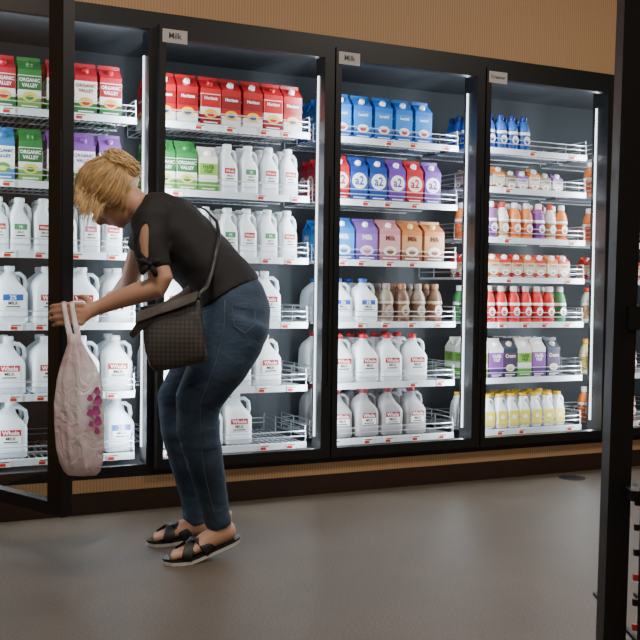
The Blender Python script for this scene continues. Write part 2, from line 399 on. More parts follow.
reg("ovg", carton(.098, .235, "2f7a3c", "f2f0ea", "6aa04a", lab_carton(OV, "ffffff", accent="e8d84a", band="2a6a36", inner="2f7a3c"), "2f7a3c"), "milk_carton", "white organic milk carton with green roof and base", "milk carton", .049)
reg("ovd", carton(.098, .235, "b02030", "f2f0ea", "2c6a3a", lab_carton(OV, "ffffff", accent="e8b83a", band="9c1a28", inner="b02030"), "c02030"), "milk_carton", "organic milk carton with deep red panel and green base", "milk carton", .049)
reg("ovb", carton(.098, .235, "2a70a8", "f2f0ea", "3a78b8", lab_carton(OV, "1c4a80", accent="4a9a4a", inner="e8d84a"), "2a70a8"), "milk_carton", "white organic milk carton with blue roof and base", "milk carton", .049)
reg("ovp", carton(.098, .235, "7a4a98", "eeeaf0", "4a7a50", lab_carton(OV, "5a2a80", accent="d8c84a", inner="7a4a98"), "7a4a98"), "milk_carton", "white organic milk carton with purple roof", "milk carton", .049)
reg("red", carton(.098, .235, "b0161e", "b4161e", "e8e4dc", lab_carton(["Horizon"], "ffffff", band="8a0e16", accent="f2c23a", inner="2a4a9a"), "ffffff"), "milk_carton", "deep red milk carton with yellow emblem and white base", "milk carton", .049)
reg("rew", carton(.098, .235, "c41a22", "f0ece4", "8a0e16", lab_carton(["Horizon"], "ffffff", band="b4161e", accent="f2c23a", inner="c41a22"), "c41a22"), "milk_carton", "red and white milk carton with yellow emblem", "milk carton", .049)
reg("blu", carton(.098, .225, "1c6cc8", "2a86d8", "1c5cb0", lab_carton(["Lactaid"], "ffffff", accent="ffffff", inner="c8384a"), "ffffff"), "milk_carton", "bright blue lactose-free milk carton", "milk carton", .049)
reg("a2b", carton(.095, .225, "1c3f90", "2452a8", "1c3f90", lab_carton(["a2"], "2452a8", disc_c="ffffff", big=True), "ffffff"), "milk_carton", "deep blue milk carton with white a2 circle", "milk carton", .048)
reg("a2p", carton(.095, .225, "6a3a98", "7440a8", "5c3088", lab_carton(["a2"], "6a3a98", disc_c="ffffff", big=True), "ffffff"), "milk_carton", "purple milk carton with white a2 circle", "milk carton", .048)
reg("a2r", carton(.095, .225, "b01c28", "c8242e", "a01822", lab_carton(["a2"], "b01c28", disc_c="f4e8e0", big=True), "ffffff"), "milk_carton", "red milk carton with white a2 circle", "milk carton", .048)
reg("wbl", carton(.118, .215, "2474c4", "3a90d8", "2464b0", lab_carton(["Milk"], "ffffff", accent="ffffff", inner="2474c4"), "ffffff"), "milk_carton", "wide blue milk carton", "milk carton", .059)
reg("wpu", carton(.118, .215, "7a58a8", "9468b8", "5a3c90", lab_carton(["Milk"], "ffffff", accent="e8d8f0", inner="c86a8a"), "ffffff"), "milk_carton", "wide purple milk carton", "milk carton", .059)
reg("wpk", carton(.118, .215, "c88890", "d8a0a0", "a86070", lab_carton(["Milk"], "702838", accent="f0e8e0", inner="8a4a30"), "ffffff"), "milk_carton", "wide pink milk carton", "milk carton", .059)
reg("wor", carton(.118, .215, "b87040", "c89060", "8a5230", lab_carton(["Milk"], "5a2a10", accent="f0e8e0", inner="8a4a30"), "f0d080"), "milk_carton", "wide orange milk carton", "milk carton", .059)
reg("cgr", carton(.09, .215, "e8e8e0", "e8ece0", "5a9a3a", lab_carton(["Half&", "Half"], "3a6a2a", band="8ab850"), "ffffff"), "creamer_carton", "white and green creamer carton", "creamer carton", .045)
reg("cpu", carton(.09, .215, "e8e8e8", "8a50a0", "5a2a78", lab_carton(["Half&", "Half"], "ffffff"), "ffffff"), "creamer_carton", "purple creamer carton with white roof", "creamer carton", .045)
reg("cdk", carton(.09, .215, "303848", "4a3c58", "22283a", lab_carton(["Cream"], "f0e0c0", accent="e8e0d0"), "c8c0b0"), "creamer_carton", "dark creamer carton with pale seal", "creamer carton", .045)
def rb(key, r, h, *a, label, **k): reg(key, bottle(r, h, *a, **k), "creamer_bottle", label, "bottle", r)
rb("bbl", .036, .195, "2a62b8", "16347a", "1c4a9a", label="blue creamer bottle with dark blue cap")
rb("bor", .036, .2, "e8843a", "f0f0f0", "d8682a", label="orange creamer bottle with white cap")
rb("bpu", .036, .2, "8a4a98", "f0f0f0", "6a3080", label="purple creamer bottle with white cap")
rb("bwh", .036, .2, "ece6dc", "c83a2a", "c89a60", label="cream coloured bottle with red cap")
rb("bgr", .036, .2, "3a8a4a", "f0f0f0", "2a6a3a", label="green creamer bottle with white cap")
rb("bre", .036, .2, "d82a24", "f0ece6", "c41a1c", label="bright red creamer bottle with white cap")
rb("bye", .036, .2, "f0e8a8", "f0b020", "e8d060", label="pale yellow creamer bottle with orange-yellow cap", ink="f8f4e0")
rb("bbr", .040, .2, "6a4a38", "9a6a4a", "7c5238", label="brown coffee creamer bottle", ink="b8a890")
rb("btn", .040, .2, "8a7a68", "8a8078", "75604a", label="tan creamer bottle with grey cap", ink="a89a88")
reg("yel", blob(.036, .19, "f0b810", "f0d83a"), "creamer_jug", "small white creamer jug with yellow cap and label", "creamer", .036)
reg("sml", carton(.075, .13, "c83a30", "e0c8a0", "a82a28", lab_carton(["Cream"], "8a2018", accent="ffffff"), "ffffff"), "creamer_carton", "short red and cream pint carton", "creamer carton", .038)
reg("smo", carton(.075, .13, "d8803a", "e8d8c0", "a85a28", lab_carton(["Cream"], "8a4018", accent="ffffff"), "ffffff"), "creamer_carton", "short orange and cream pint carton", "creamer carton", .038)
reg("smp", carton(.07, .11, "8a5aa0", "e0d8e8", "6a4088", lab_carton(["Cream"], "5a2a70", accent="ffffff"), "ffffff"), "creamer_carton", "short purple and white creamer pack", "creamer carton", .035)
reg("smb", carton(.07, .11, "7a6a58", "c8b8a0", "5a4a3a", lab_carton(["Cream"], "3a2a1a", accent="ffffff"), "e0d8c8"), "creamer_carton", "short tan creamer pack", "creamer carton", .035)
def place(key, x, y, z, group, rot=0):
    k = K[key]
    e = ob(k["name"], None, None, (x, y, z), rot, label=k["label"], category=k["cat"], group=group)
    for n, m in k["parts"]: ob(n, m, e)
Y0 = .15
def row(bay, z, keys, x0, pitch, group, deep=2, jit=.004, turn=.04, y0=Y0):
    for i, key in enumerate(keys):
        if not key: continue
        hf = K[key]["half"]
        for dd in range(deep):
            place(key, bay*W+x0+i*pitch+random.uniform(-jit, jit), y0+hf+dd*(2*hf+.008)+random.uniform(0, .006), z, group, random.uniform(-turn, turn))
A, Bz = ROWS_A, ROWS_B
row(0, A[5], ["ovr", "ovd", "ovg", "ovr", "ovr", "ovd"], .12, .118, "cartons on the top shelf", 3)
row(0, A[4], ["ovb", "ovb", "ovg", "ovp", "ovp", "ovp"], .12, .118, "cartons on the upper shelf", 3)
row(0, A[3], ["hr", "hr", "hg", "hr", "hr", "hp", "hr"], .12, .1, "half-gallon jugs in the cooler", 3)
row(0, A[2], ["gr", "gb", "gr", "gr", "gr"], .12, .158, "gallon jugs in the cooler", turn=.12)
row(0, A[1], ["gr", "gr", "gr", "gr", "gr"], .12, .158, "gallon jugs in the cooler", turn=.12)
row(0, A[0], ["gr", "gr", None, "gr", "gb"], .125, .158, "gallon jugs in the cooler", turn=.12)
row(1, A[5], ["red", "red", "rew", "red", "red", "rew", "red"], .095, .107, "cartons on the top shelf", 3)
row(1, A[4], ["ovg", "ovg", "cgr", "hr", "hg", "hr", "hr"], .095, .106, "cartons and jugs on the upper shelf", 3)
row(1, A[3], ["hg", "hp", "hr", "hg", "hr", "hg", "hr"], .095, .106, "half-gallon jugs in the cooler", 3)
row(1, A[2], ["gr", "gb", "gr", "gr"], .16, .156, "gallon jugs in the cooler", 3, turn=.15)
row(1, A[1], ["gr", "gr", "gr", "gr"], .16, .156, "gallon jugs in the cooler", 3, turn=.15)
row(1, A[0], ["gr", "gb", "gr"], .17, .156, "gallon jugs in the cooler", 3, turn=.15)
row(2, A[5], ["blu", "blu", "blu", "blu", "blu"], .14, .12, "blue cartons on the top shelf", 4)
row(2, A[4], ["a2r", "a2b", "a2b", "a2p", "a2r", "a2p"], .14, .108, "round logo cartons on the upper shelf", 4)
row(2, A[3], ["wbl", "wpu", "wpk", "wor", "wor"], .16, .135, "wide cartons in the cooler", 3)
row(2, A[2], ["hb", "hb"], .16, .142, "small jugs in the cooler", 3)
row(2, A[2], ["btn", "bbr", "btn", "bbr"], .43, .098, "coffee creamer bottles in the cooler", 4)
row(2, A[1], ["gR", "gR", "gR", "gR"], .17, .145, "gallon jugs in the cooler", 3, turn=.10)
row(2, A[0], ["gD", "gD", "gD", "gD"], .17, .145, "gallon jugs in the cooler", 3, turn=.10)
row(3, Bz[6], ["bbl"]*5, .11, .078, "blue bottles on the top shelf", 4)
row(3, Bz[5], ["smb", "smp", "smo", "smb", "smp", "smo", "smb", "smp"], .13, .081, "short packs on the second shelf", 2, y0=.22)
row(3, Bz[4], ["bor", "bpu", "bwh", "bor", "bor", "bpu", "bwh", "bor"], .13, .081, "creamer bottles on the upper shelf", 3)
row(3, Bz[3], ["sml", "smo", "sml", "sml", "smo", "sml", "smo", "sml"], .13, .081, "short cartons in the cooler", 3)
row(3, Bz[2], ["bgr", "bre", "bre", "bre", "bre", "bre", "bre", "bgr"], .13, .081, "red label bottles in the cooler", 3)
row(3, Bz[1], ["cgr", "cpu", "cdk", "cgr", "cpu", "cdk"], .14, .1, "creamer cartons in the cooler", 3)
row(3, Bz[0], ["yel"]*8, .13, .08, "yellow capped jugs on the bottom shelf", 3)
for i, (zz, ks) in enumerate(((Bz[0], ["bor"]*4), (Bz[3], ["sml"]*4), (Bz[2], ["bwh", "bor", "bye", "bor"]), (Bz[4], ["bor", "bye", "bre", "bor"]), (Bz[5], ["bor", "bwh", "bor", "bye"]), (Bz[1], ["bye", "bor", "bre", "bor"]))):
    row(4, zz, ks, .1, .09, "juice bottles in the cooler", 2)
# ------------------------------------------------------------------ person
cp = Vector([float(v) for v in p[:3]])
def ray(px, py): 
    d = F_+R_*(px-320)/F-U_*(py-320)/F
    return Vector([float(v) for v in d])
def atz(px, py, z):
    d = ray(px, py); t = (z-cp.z)/d.z; return cp+d*t
O = atz(200, 560, 0)
U = Vector((math.cos(PSI), -math.sin(PSI), 0)); WD = Vector((math.sin(PSI), math.cos(PSI), 0)); ZV = Vector((0, 0, 1))
ZC = (O-cp).dot(Vector([float(v) for v in F_])); S = F/ZC
def LO(px, py, w): return cp+ray(px, py)*(ZC+w)-O
def LF(u, w, z): return U*u+WD*w+ZV*z
person = ob("person", None, None, O, label="woman with blonde bun bending toward open cooler holding its door", category="person")
def RT(lst): return [(LO(a, b_, c), r1, r2) for a, b_, c, r1, r2 in lst]
bm_ = MB()
bm_.tube(RT([(232, 345, 0, .12, .09), (232, 325, 0, .155, .11), (228, 300, 0, .15, .11), (212, 275, 0, .13, .1), (190, 248, 0, .135, .100), (168, 224, 0, .15, .095), (152, 212, 0, .11, .07), (140, 207, 0, .05, .05)]), SKIN, WD, 24)
HC = LO(111, 195, .0); FD = (U*-.55+ZV*-.83).normalized(); KD = (U*-.83+ZV*.55).normalized()
bm_.tube([(LO(150, 210, 0), .06, .055), (LO(138, 206, 0), .052, .052), (HC-KD*.05-FD*.03, .05, .052), (HC, .05, .05)], SKIN, WD, 18)
bm_.ellipsoid(HC, (FD*.092, WD*.073, KD*.108), SKIN, 24, 16)
bm_.ellipsoid(HC+FD*.035-KD*.06, (FD*.056, WD*.052, KD*.052), SKIN)
bm_.ellipsoid(HC+FD*.062-KD*.09, (FD*.022, WD*.024, KD*.018), SKIN)
bm_.tube([(HC+FD*.088+KD*.015, .008, .008), (HC+FD*.105-KD*.012, .012, .012), (HC+FD*.108-KD*.026, .016, .012), (HC+FD*.09-KD*.032, .014, .01)], SKIN, WD, 10)
bm_.tube([(HC+FD*.088-KD*.054-WD*.02, .006, .006), (HC+FD*.094-KD*.053, .008, .008), (HC+FD*.088-KD*.054+WD*.02, .006, .006)], SKIN, KD, 8)
for s in (-1, 1): bm_.ellipsoid(HC+WD*s*.074-FD*.005-KD*.01, (FD*.018, WD*.009, KD*.03), SKIN, 12, 8)
# near arm
bm_.tube(RT([(152, 214, -.13, .055, .055), (150, 230, -.168, .052, .05), (153, 258, -.188, .046, .046), (162, 280, -.2, .038, .04), (158, 288, -.2, .038, .038), (138, 293, -.2, .037, .038), (112, 302, -.2, .03, .031), (97, 308, -.205, .024, .025), (89, 311, -.215, .02, .027), (82, 313, -.232, .015, .037), (77, 314, -.245, .012, .036)]), SKIN, WD, 16)
for i in range(4):
    y = 304+i*6.2; e = (0, -1.5, -1, 2)[i]
    bm_.tube(RT([(82, y+1, -.238, .010, .010), (75+e*.3, y, -.256, .0095, .0095), (65+e, y+.5, -.262, .009, .009), (56+e, y+1.5, -.25, .0082, .0082), (51+e, y+2.5, -.226, .0072, .0072)]), SKIN, WD, 10, round_ends=True)
bm_.tube(RT([(91, 307, -.205, .013, .013), (88, 300, -.195, .012, .012), (84, 297, -.18, .0105, .0105), (79, 297, -.165, .009, .009)]), SKIN, WD, 10, round_ends=True)
# far arm
bm_.tube(RT([(150, 212, .13, .055, .055), (143, 240, .19, .046, .046), (134, 268, .25, .04, .04), (130, 280, .29, .037, .037), (122, 290, .36, .033, .033), (114, 297, .43, .023, .025), (111, 299, .46, .02, .036), (108, 300, .5, .014, .038)]), SKIN, U, 14)
for i in range(4):
    x = 100+i*5.5
    bm_.tube(RT([(x+1, 299, .49, .009, .009), (x, 302, .53, .0088, .0088), (x, 306, .55, .008, .008), (x, 310, .55, .007, .007)]), SKIN, WD, 8, round_ends=True)
bm_.tube(RT([(118, 300, .45, .011, .011), (122, 304, .48, .010, .010), (122, 309, .51, .008, .008)]), SKIN, WD, 8, round_ends=True)
# legs
NEAR = [(236, 318, -.085, .105, .122), (230, 340, -.088, .103, .120), (217, 368, -.09, .090, .102), (198, 401, -.085, .072, .082), (198, 428, -.065, .067, .076), (205, 462, -.035, .060, .066), (213, 498, .0, .049, .053), (219, 526, .03, .045, .047)]
FAR = [(226, 318, .085, .105, .122), (216, 340, .095, .102, .118), (200, 368, .11, .089, .098), (178, 399, .14, .072, .080), (180, 430, .16, .065, .073), (187, 464, .2, .057, .063), (194, 498, .25, .047, .050), (195, 522, .28, .044, .045)]
for leg in (NEAR, FAR): bm_.tube(RT([(a, b_, c, r1-.014, r2-.016) for a, b_, c, r1, r2 in leg]), SKIN, WD, 18)
def foot(hu, hw, tu, tw, lift):
    h = LF(hu, hw, 0); t = LF(tu, tw, 0); d = (t-h).normalized(); sd = d.cross(ZV)
    L_ = (t-h).length
    def q(a, z, o=0): return h+d*a*L_+ZV*(z+lift*max(0, .72-a)**1.3)+sd*o
    bm_.tube([(q(.06, .045), .026, .03), (q(.16, .055), .032, .038), (q(.3, .06), .033, .042), (q(.5, .052), .036, .032), (q(.68, .042), .042, .02), (q(.8, .036), .043, .014)], SKIN, sd, 14)
    bm_.tube([(q(.2, .05), .03, .034), (q(.2, .10), .028, .03), (q(.2, .135), .03, .032)], SKIN, sd, 12)
    for i in range(5):
        o = (-.032, -.014, .002, .017, .031)[i]*1.0; l = (.98, .97, .955, .93, .90)[i]; r = (.012, .009, .0088, .0085, .0085)[i]
        bm_.tube([(q(.74, .034, o), r, r), (q(.86, .036, o), r, r), (q(l-.03, .031, o), r, r)], SKIN, sd, 8, round_ends=True)
    return h, d, sd, L_, lift
f1 = foot(.130, .06, -.113, -.06, .085); f2 = foot(.0, .31, -.215, .19, .0)
body = ob("body", remesh(bm_, "person_body", .0055, 3, .5), person)
eyem = mat("eye_dark", (.05, .03, .02), .2)
for s in (-1, 1):
    b = MB(); b.ellipsoid(HC+FD*.082+KD*.012+WD*s*.03, (FD*.008, WD*.013, KD*.006), eyem, 12, 8); ob("eye", b.mesh("eye"), person)
# hair
HAIR = mat("blonde_hair", (.66, .44, .20), .5, var=.25, vscale=30)
HAIR2 = mat("blonde_hair_light", (.76, .55, .29), .45, var=.2, vscale=30)
HAIR3 = mat("blonde_hair_root", (.54, .34, .15), .5, var=.3, vscale=30)
HCOL = (HAIR, HAIR2, HAIR, HAIR3)
h = MB()
def hf(l):
    k = 1.0
    if l.x > .35 and l.z < .45: k = 1-.3*min(1, (l.x-.35)*3)
    if l.z < -.55: k *= .85
    return l*k
HO = HC-FD*.012+KD*.012
h.ellipsoid(HO, (FD*.114, WD*.096, KD*.121), HAIR, 48, 30, hf)
BC = HC-FD*.098+KD*.03
h.ellipsoid(BC, (FD*.054, WD*.068, KD*.072), HAIR, 20, 12)
random.seed(3)
for i in range(700):
    th = random.uniform(-1.8, 1.8); lift = random.uniform(-.001, .009); a0 = random.uniform(-.02, .12)+max(0, abs(th)-.8)*.35
    w_ = random.uniform(-.45, .45); ph = random.uniform(0, 6)
    pts = []
    for j in range(9):
        al = a0+(1-a0)*j/8
        f_ = math.cos(al*2.5+.30); r_ = math.sin(al*2.5+.30); t2 = th+w_*math.sin(al*3.14); lf = lift+.004*math.sin(al*7+ph)
        pts.append((HO+FD*(.113+lf)*f_+(KD*math.cos(t2)*(.120+lf)+WD*math.sin(t2)*(.095+lf))*r_, .0016, .0011))
    h.tube(pts, random.choice(HCOL), WD, 4)
for i in range(260):   # bun coils
    a = random.uniform(0, 6.28); rr0 = random.uniform(.015, .075)
    pts = []
    for j in range(8):
        t = a+j*.3; rr = rr0*(1+.16*math.sin(t*3+i))
        pts.append((BC-FD*(math.sqrt(max(0, .076**2-rr0**2))*.72+.008*math.sin(j+i))+WD*math.cos(t)*rr+KD*math.sin(t)*rr*.98, .0020, .0014))
    h.tube(pts, random.choice(HCOL), FD, 4)
for i in range(50):   # stray ends out of the bun
    a = random.uniform(0, 6.28); dr = (WD*math.cos(a)+KD*math.sin(a)-FD*random.uniform(.2, .9)).normalized()
    pts = [(BC+dr*(.052+.038*t)+ZV*(.014*math.sin(t*3)), .0014*(1.15-t), .0014*(1.15-t)) for t in (0, .3, .6, 1)]
    h.tube(pts, random.choice(HCOL), WD, 4)
for i in range(200):  # nape hair up to bun
    s = random.uniform(-1, 1)
    st = HC-KD*.08+WD*s*.078-FD*.02+FD*.05*abs(s)
    pts = [(st*(1-t)+BC*t-FD*.038*math.sin(t*3.1)+WD*s*.038*math.sin(t*3.1), .0022, .0015) for t in (0, .2, .4, .6, .8, 1)]
    h.tube(pts, random.choice(HCOL), WD, 4)
for i in range(260):  # loose front hair hanging beside the face
    s = random.choice((-1, -1, 1)); z0 = random.uniform(-.03, .1); st = HO+FD*random.uniform(.02, .08)+KD*z0+WD*s*(.088-.35*z0*z0/.1)
    ln = random.uniform(.035, .09)
    pts = [(st+FD*ln*t-ZV*.015*t*t-KD*.02*t+WD*s*.012*math.sin(t*2.6), .002*(1.12-t), .0016*(1.12-t)) for t in (0, .25, .5, .75, 1)]
    h.tube(pts, random.choice(HCOL), WD, 4)
ob("hair", h.mesh("hair"), person)
# shirt
SHIRT = mat("black_shirt", (.010, .010, .012), .8, bump=.25, bscale=14)
s_ = MB()
s_.tube(RT([(229, 296, 0, .178, .130), (222, 284, 0, .165, .124), (203, 262, 0, .158, .12), (185, 243, 0, .165, .122), (166, 224, 0, .178, .118), (152, 212, 0, .15, .085), (142, 207, 0, .075, .06)]), SHIRT, WD, 28)
s_.tube(RT([(158, 214, -.1, .08, .075), (151, 224, -.15, .07, .07), (150, 242, -.175, .062, .064), (153, 258, -.188, .056, .06), (156, 270, -.19, .056, .06)]), SHIRT, WD, 18)
s_.tube(RT([(158, 214, .1, .08, .075), (150, 228, .16, .07, .07), (142, 250, .205, .06, .062)]), SHIRT, WD, 18)
sm = remesh(s_, "shirt", .009, 4, .5)
for v in sm.vertices:
    n_ = noise.noise(v.co*9)+.5*noise.noise(v.co*22); v.co += v.normal*n_*.006
cut = MB()
sl = [(147, 215), (143, 226), (141, 238), (143, 250), (148, 262)]
cut.tube([(LO(x, y, -.255), (.001, .06, .07, .06, .001)[i], (.001, .017, .024, .017, .001)[i]) for i, (x, y) in enumerate(sl)], SHIRT, WD, 16)
co = bpy.data.objects.new("cutter", cut.mesh("cutter")); COL.objects.link(co)
to = bpy.data.objects.new("tmp", sm); COL.objects.link(to)
bo = to.modifiers.new("b", 'BOOLEAN'); bo.operation = 'DIFFERENCE'; bo.solver = 'EXACT'; bo.object = co
C.view_layer.update()
sm2 = bpy.data.meshes.new_from_object(to.evaluated_get(C.evaluated_depsgraph_get())); sm2.name = "shirt"
bpy.data.objects.remove(to); bpy.data.objects.remove(co)
if len(sm2.polygons) < 1000: sm2 = sm
shirt = ob("shirt", sm2, person)
t_ = MB()
kc = LO(150, 264, -.255)
for dx, dz in ((-.042, .010), (-.028, -.036), (.036, .010), (.022, -.042)):
    t_.tube([(kc, .004, .004), (kc+U*dx*.6+ZV*(dz*.6+.004), .011, .005), (kc+U*dx+ZV*dz, .007, .003)], SHIRT, ZV, 8)
t_.ellipsoid(kc, (U*.010, WD*.009, ZV*.010), SHIRT, 10, 6)
ob("sleeve_tie", t_.mesh("sleeve_tie"), person)
# jeans
def denim():
    m = bpy.data.materials.new("denim"); m.use_nodes = True; nt = m.node_tree; b = nt.nodes["Principled BSDF"]
    tc = nt.nodes.new("ShaderNodeTexCoord"); n1 = nt.nodes.new("ShaderNodeTexNoise"); n1.inputs["Scale"].default_value = 4.5; n1.inputs["Detail"].default_value = 6
    r = nt.nodes.new("ShaderNodeValToRGB"); r.color_ramp.elements[0].position = .3; r.color_ramp.elements[1].position = .70
    r.color_ramp.elements[0].color = (.012, .026, .055, 1); r.color_ramp.elements[1].color = (.060, .11, .185, 1)
    mp = nt.nodes.new("ShaderNodeMapping"); mp.inputs["Scale"].default_value = (1, 1, 1.7)
    n2 = nt.nodes.new("ShaderNodeTexNoise"); n2.inputs["Scale"].default_value = 11; n2.inputs["Detail"].default_value = 3; n2.inputs["Distortion"].default_value = .8
    bp = nt.nodes.new("ShaderNodeBump"); bp.inputs["Strength"].default_value = .45; bp.inputs["Distance"].default_value = .015
    L = nt.links.new; L(tc.outputs["Object"], n1.inputs["Vector"]); L(n1.outputs["Fac"], r.inputs["Fac"]); L(r.outputs["Color"], b.inputs["Base Color"])
    L(tc.outputs["Object"], mp.inputs["Vector"]); L(mp.outputs[0], n2.inputs["Vector"]); L(n2.outputs["Fac"], bp.inputs["Height"]); L(bp.outputs[0], b.inputs["Normal"])
    b.inputs["Roughness"].default_value = .8; return m
DEN = denim()
j_ = MB()
j_.tube(RT([(222, 284, 0, .145, .112), (229, 298, 0, .168, .130), (234, 313, 0, .180, .134), (234, 330, 0, .176, .127), (229, 348, 0, .15, .106), (224, 358, 0, .10, .07)]), DEN, WD, 32)
for leg in (NEAR, FAR): j_.tube(RT(leg), DEN, WD, 22)
jm = remesh(j_, "jeans", .009, 14, .5)
for v in jm.vertices:
    z = v.co.z; k = 1 if (z < .22 or .42 < z < .56) else .2
    n_ = noise.noise(Vector((v.co.x*8, v.co.y*8, z*20))); v.co += v.normal*(n_*.006*k+.002)
ob("jeans", jm, person)
jv = [v.co.copy() for v in jm.vertices]
def surf(px, py, off=.002):
    best = None; q = LO(px, py, 0)
    for c_ in jv:
        du = (c_-q).dot(U); dz = (c_-q).dot(ZV); dw = (c_-q).dot(WD)
        if abs(du) < .011 and abs(dz) < .011 and (best is None or dw < best): best = dw
    return LO(px, py, (best if best is not None else -.17)-off)
def trace(pts, closed, r):
    out = []; N = len(pts)
    for i in range(N if closed else N-1):
        a, c_ = pts[i], pts[(i+1) % N]
        for t in (0, .25, .5, .75): out.append((a[0]+(c_[0]-a[0])*t, a[1]+(c_[1]-a[1])*t))
    if not closed: out.append(pts[-1])
    return [(surf(x, y), r, r) for x, y in out]
STI = mat("denim_seam", (.09, .12, .17), .8)
b = MB(); b.tube(trace([(232, 305), (254, 303), (256, 324), (245, 333), (234, 326)], True, .0016), STI, WD, 6, closed=True)
ob("back_pocket", b.mesh("back_pocket"), person)
b = MB(); b.tube(trace([(225, 300), (224, 330), (215, 365), (200, 403), (200, 440), (206, 480), (216, 521)], False, .0015), STI, WD, 6)
ob("side_seam", b.mesh("side_seam"), person)
# sandals
SOLE = mat("pale_sole", (.55, .53, .5), .6); STR = mat("black_strap", (.012, .012, .012), .45)
for (h_, d_, sd, L_, lift) in (f1, f2):
    sa = ob("sandal", None, person, label="black cross-strap slide sandal with pale sole")
    def LZ(a): return lift*max(0, .72-a)**1.3
    outl = [(-.02, 0), (-.0, .026), (.08, .034), (.2, .034), (.3, .034), (.4, .035), (.5, .036), (.6, .042), (.7, .048), (.85, .05), (.97, .04), (1.04, .012)]
    outr = [(1.04, -.012), (.97, -.034), (.85, -.046), (.7, -.044), (.6, -.038), (.5, -.032), (.4, -.031), (.3, -.03), (.2, -.031), (.08, -.032), (0, -.026)]
    def slab(z0, z1, k, m):
        b = MB()
        ss = [-.02, 0, .08, .2, .3, .4, .5, .6, .7, .85, .97, 1.04]
        lw_ = dict((a, o) for a, o in outl); rw_ = dict((a, o) for a, o in outr); lw_[-.02] = .01; rw_[-.02] = -.01
        rings_ = []
        for a in ss:
            lo_, ro_ = -lw_[a]*k, -rw_[a]*k
            rings_.append([h_+d_*a*L_+sd*lo_+ZV*(z0+LZ(a)), h_+d_*a*L_+sd*ro_+ZV*(z0+LZ(a)), h_+d_*a*L_+sd*ro_+ZV*(z1+LZ(a)), h_+d_*a*L_+sd*lo_+ZV*(z1+LZ(a))])
        b.rings(rings_, m, False); return b
    ob("sole", slab(.001, .013, 1.0, SOLE).mesh("sole"), sa)
    ob("footbed", slab(.0132, .022, .98, STR).mesh("footbed"), sa)
    def q(a, o, z): return h_+d_*a*L_+sd*o+ZV*(z+LZ(a))
    for sg in (-1, 1):
        b = MB()
        b.tube([(q(.42, -.036*sg, .018), .022, .003), (q(.5, -.036*sg, .05), .022, .003), (q(.58, -.012*sg, .078), .022, .003), (q(.68, .02*sg, .066), .022, .003), (q(.76, .044*sg, .04), .02, .003), (q(.78, .048*sg, .016), .02, .003)], STR, d_, 10)
        ob("strap", b.mesh("strap"), sa)
# ------------------------------------------------------------------ plastic bag
def bagmat():
    m = bpy.data.materials.new("thin_plastic"); m.use_nodes = True; nt = m.node_tree; b = nt.nodes["Principled BSDF"]
    tc = nt.nodes.new("ShaderNodeTexCoord"); n1 = nt.nodes.new("ShaderNodeTexNoise"); n1.inputs["Scale"].default_value = 7; n1.inputs["Detail"].default_value = 3
    r = nt.nodes.new("ShaderNodeValToRGB"); r.color_ramp.elements[0].position = .32; r.color_ramp.elements[1].position = .6
    r.color_ramp.elements[0].color = (.70, .48, .52, 1); r.color_ramp.elements[1].color = (.88, .83, .85, 1)
    mp = nt.nodes.new("ShaderNodeMapping"); mp.inputs["Scale"].default_value = (1, 1, .6)
    n2 = nt.nodes.new("ShaderNodeTexNoise"); n2.inputs["Scale"].default_value = 24; n2.inputs["Detail"].default_value = 5; n2.inputs["Distortion"].default_value = 1.6
    bp = nt.nodes.new("ShaderNodeBump"); bp.inputs["Strength"].default_value = .75; bp.inputs["Distance"].default_value = .02
    L = nt.links.new; L(tc.outputs["Object"], n1.inputs["Vector"]); L(n1.outputs["Fac"], r.inputs["Fac"]); L(r.outputs["Color"], b.inputs["Base Color"])
    L(tc.outputs["Object"], mp.inputs["Vector"]); L(mp.outputs[0], n2.inputs["Vector"]); L(n2.outputs["Fac"], bp.inputs["Height"]); L(bp.outputs[0], b.inputs["Normal"])
    b.inputs["Roughness"].default_value = .28; b.inputs["Alpha"].default_value = .84; return m
BAGM = bagmat()
bag = ob("plastic_shopping_bag", None, None, O, label="white plastic shopping bag with purple print hanging from the woman's hand", category="bag")
b = MB(); rs = []
BW = -.34
BP = [(74, 334, .014, .010), (75, 342, .022, .014), (76, 352, .036, .022), (77, 364, .054, .032), (78, 380, .070, .042), (78, 402, .079, .05), (79, 425, .081, .055), (80, 448, .076, .054), (81, 462, .068, .046), (82, 471, .056, .034), (82, 475, .044, .02)]
n = 84
random.seed(11)
for i, (x, y, a, c_) in enumerate(BP):
    ring_ = []
    cc = LO(x, y, BW)
    for k in range(n):
        t = 2*math.pi*k/n; fold = 1+(.06*math.sin(5*t+i*.3)+.035*math.sin(11*t-i*.4)+.02*math.sin(19*t+i*.9))+.05*noise.noise(Vector((math.cos(t)*2, math.sin(t)*2, i*.7)))
        ring_.append(cc+U*a*fold*math.cos(t)+WD*c_*fold*math.sin(t))
    rs.append(ring_)
b.rings(rs, BAGM, True)
bag_me = b.mesh("bag_body"); ob("bag_body", bag_me, bag)
for s in (-1, 1):
    b = MB()
    b.tube([(LO(74+s*3, 346, BW), .012, .005), (LO(74+s*4, 335, BW+.01), .010, .004), (LO(71+s*4, 323, -.287), .009, .004), (LO(69+s*4, 312, -.280), .008, .003), (LO(68+s*4, 305, -.276), .008, .003), (LO(68+s*4, 302, -.255), .008, .003)], BAGM, U, 10)
    ob("bag_handle", b.mesh("bag_handle"), bag)
PUR = mat("purple_print", (.36, .05, .22), .4)
b = MB()
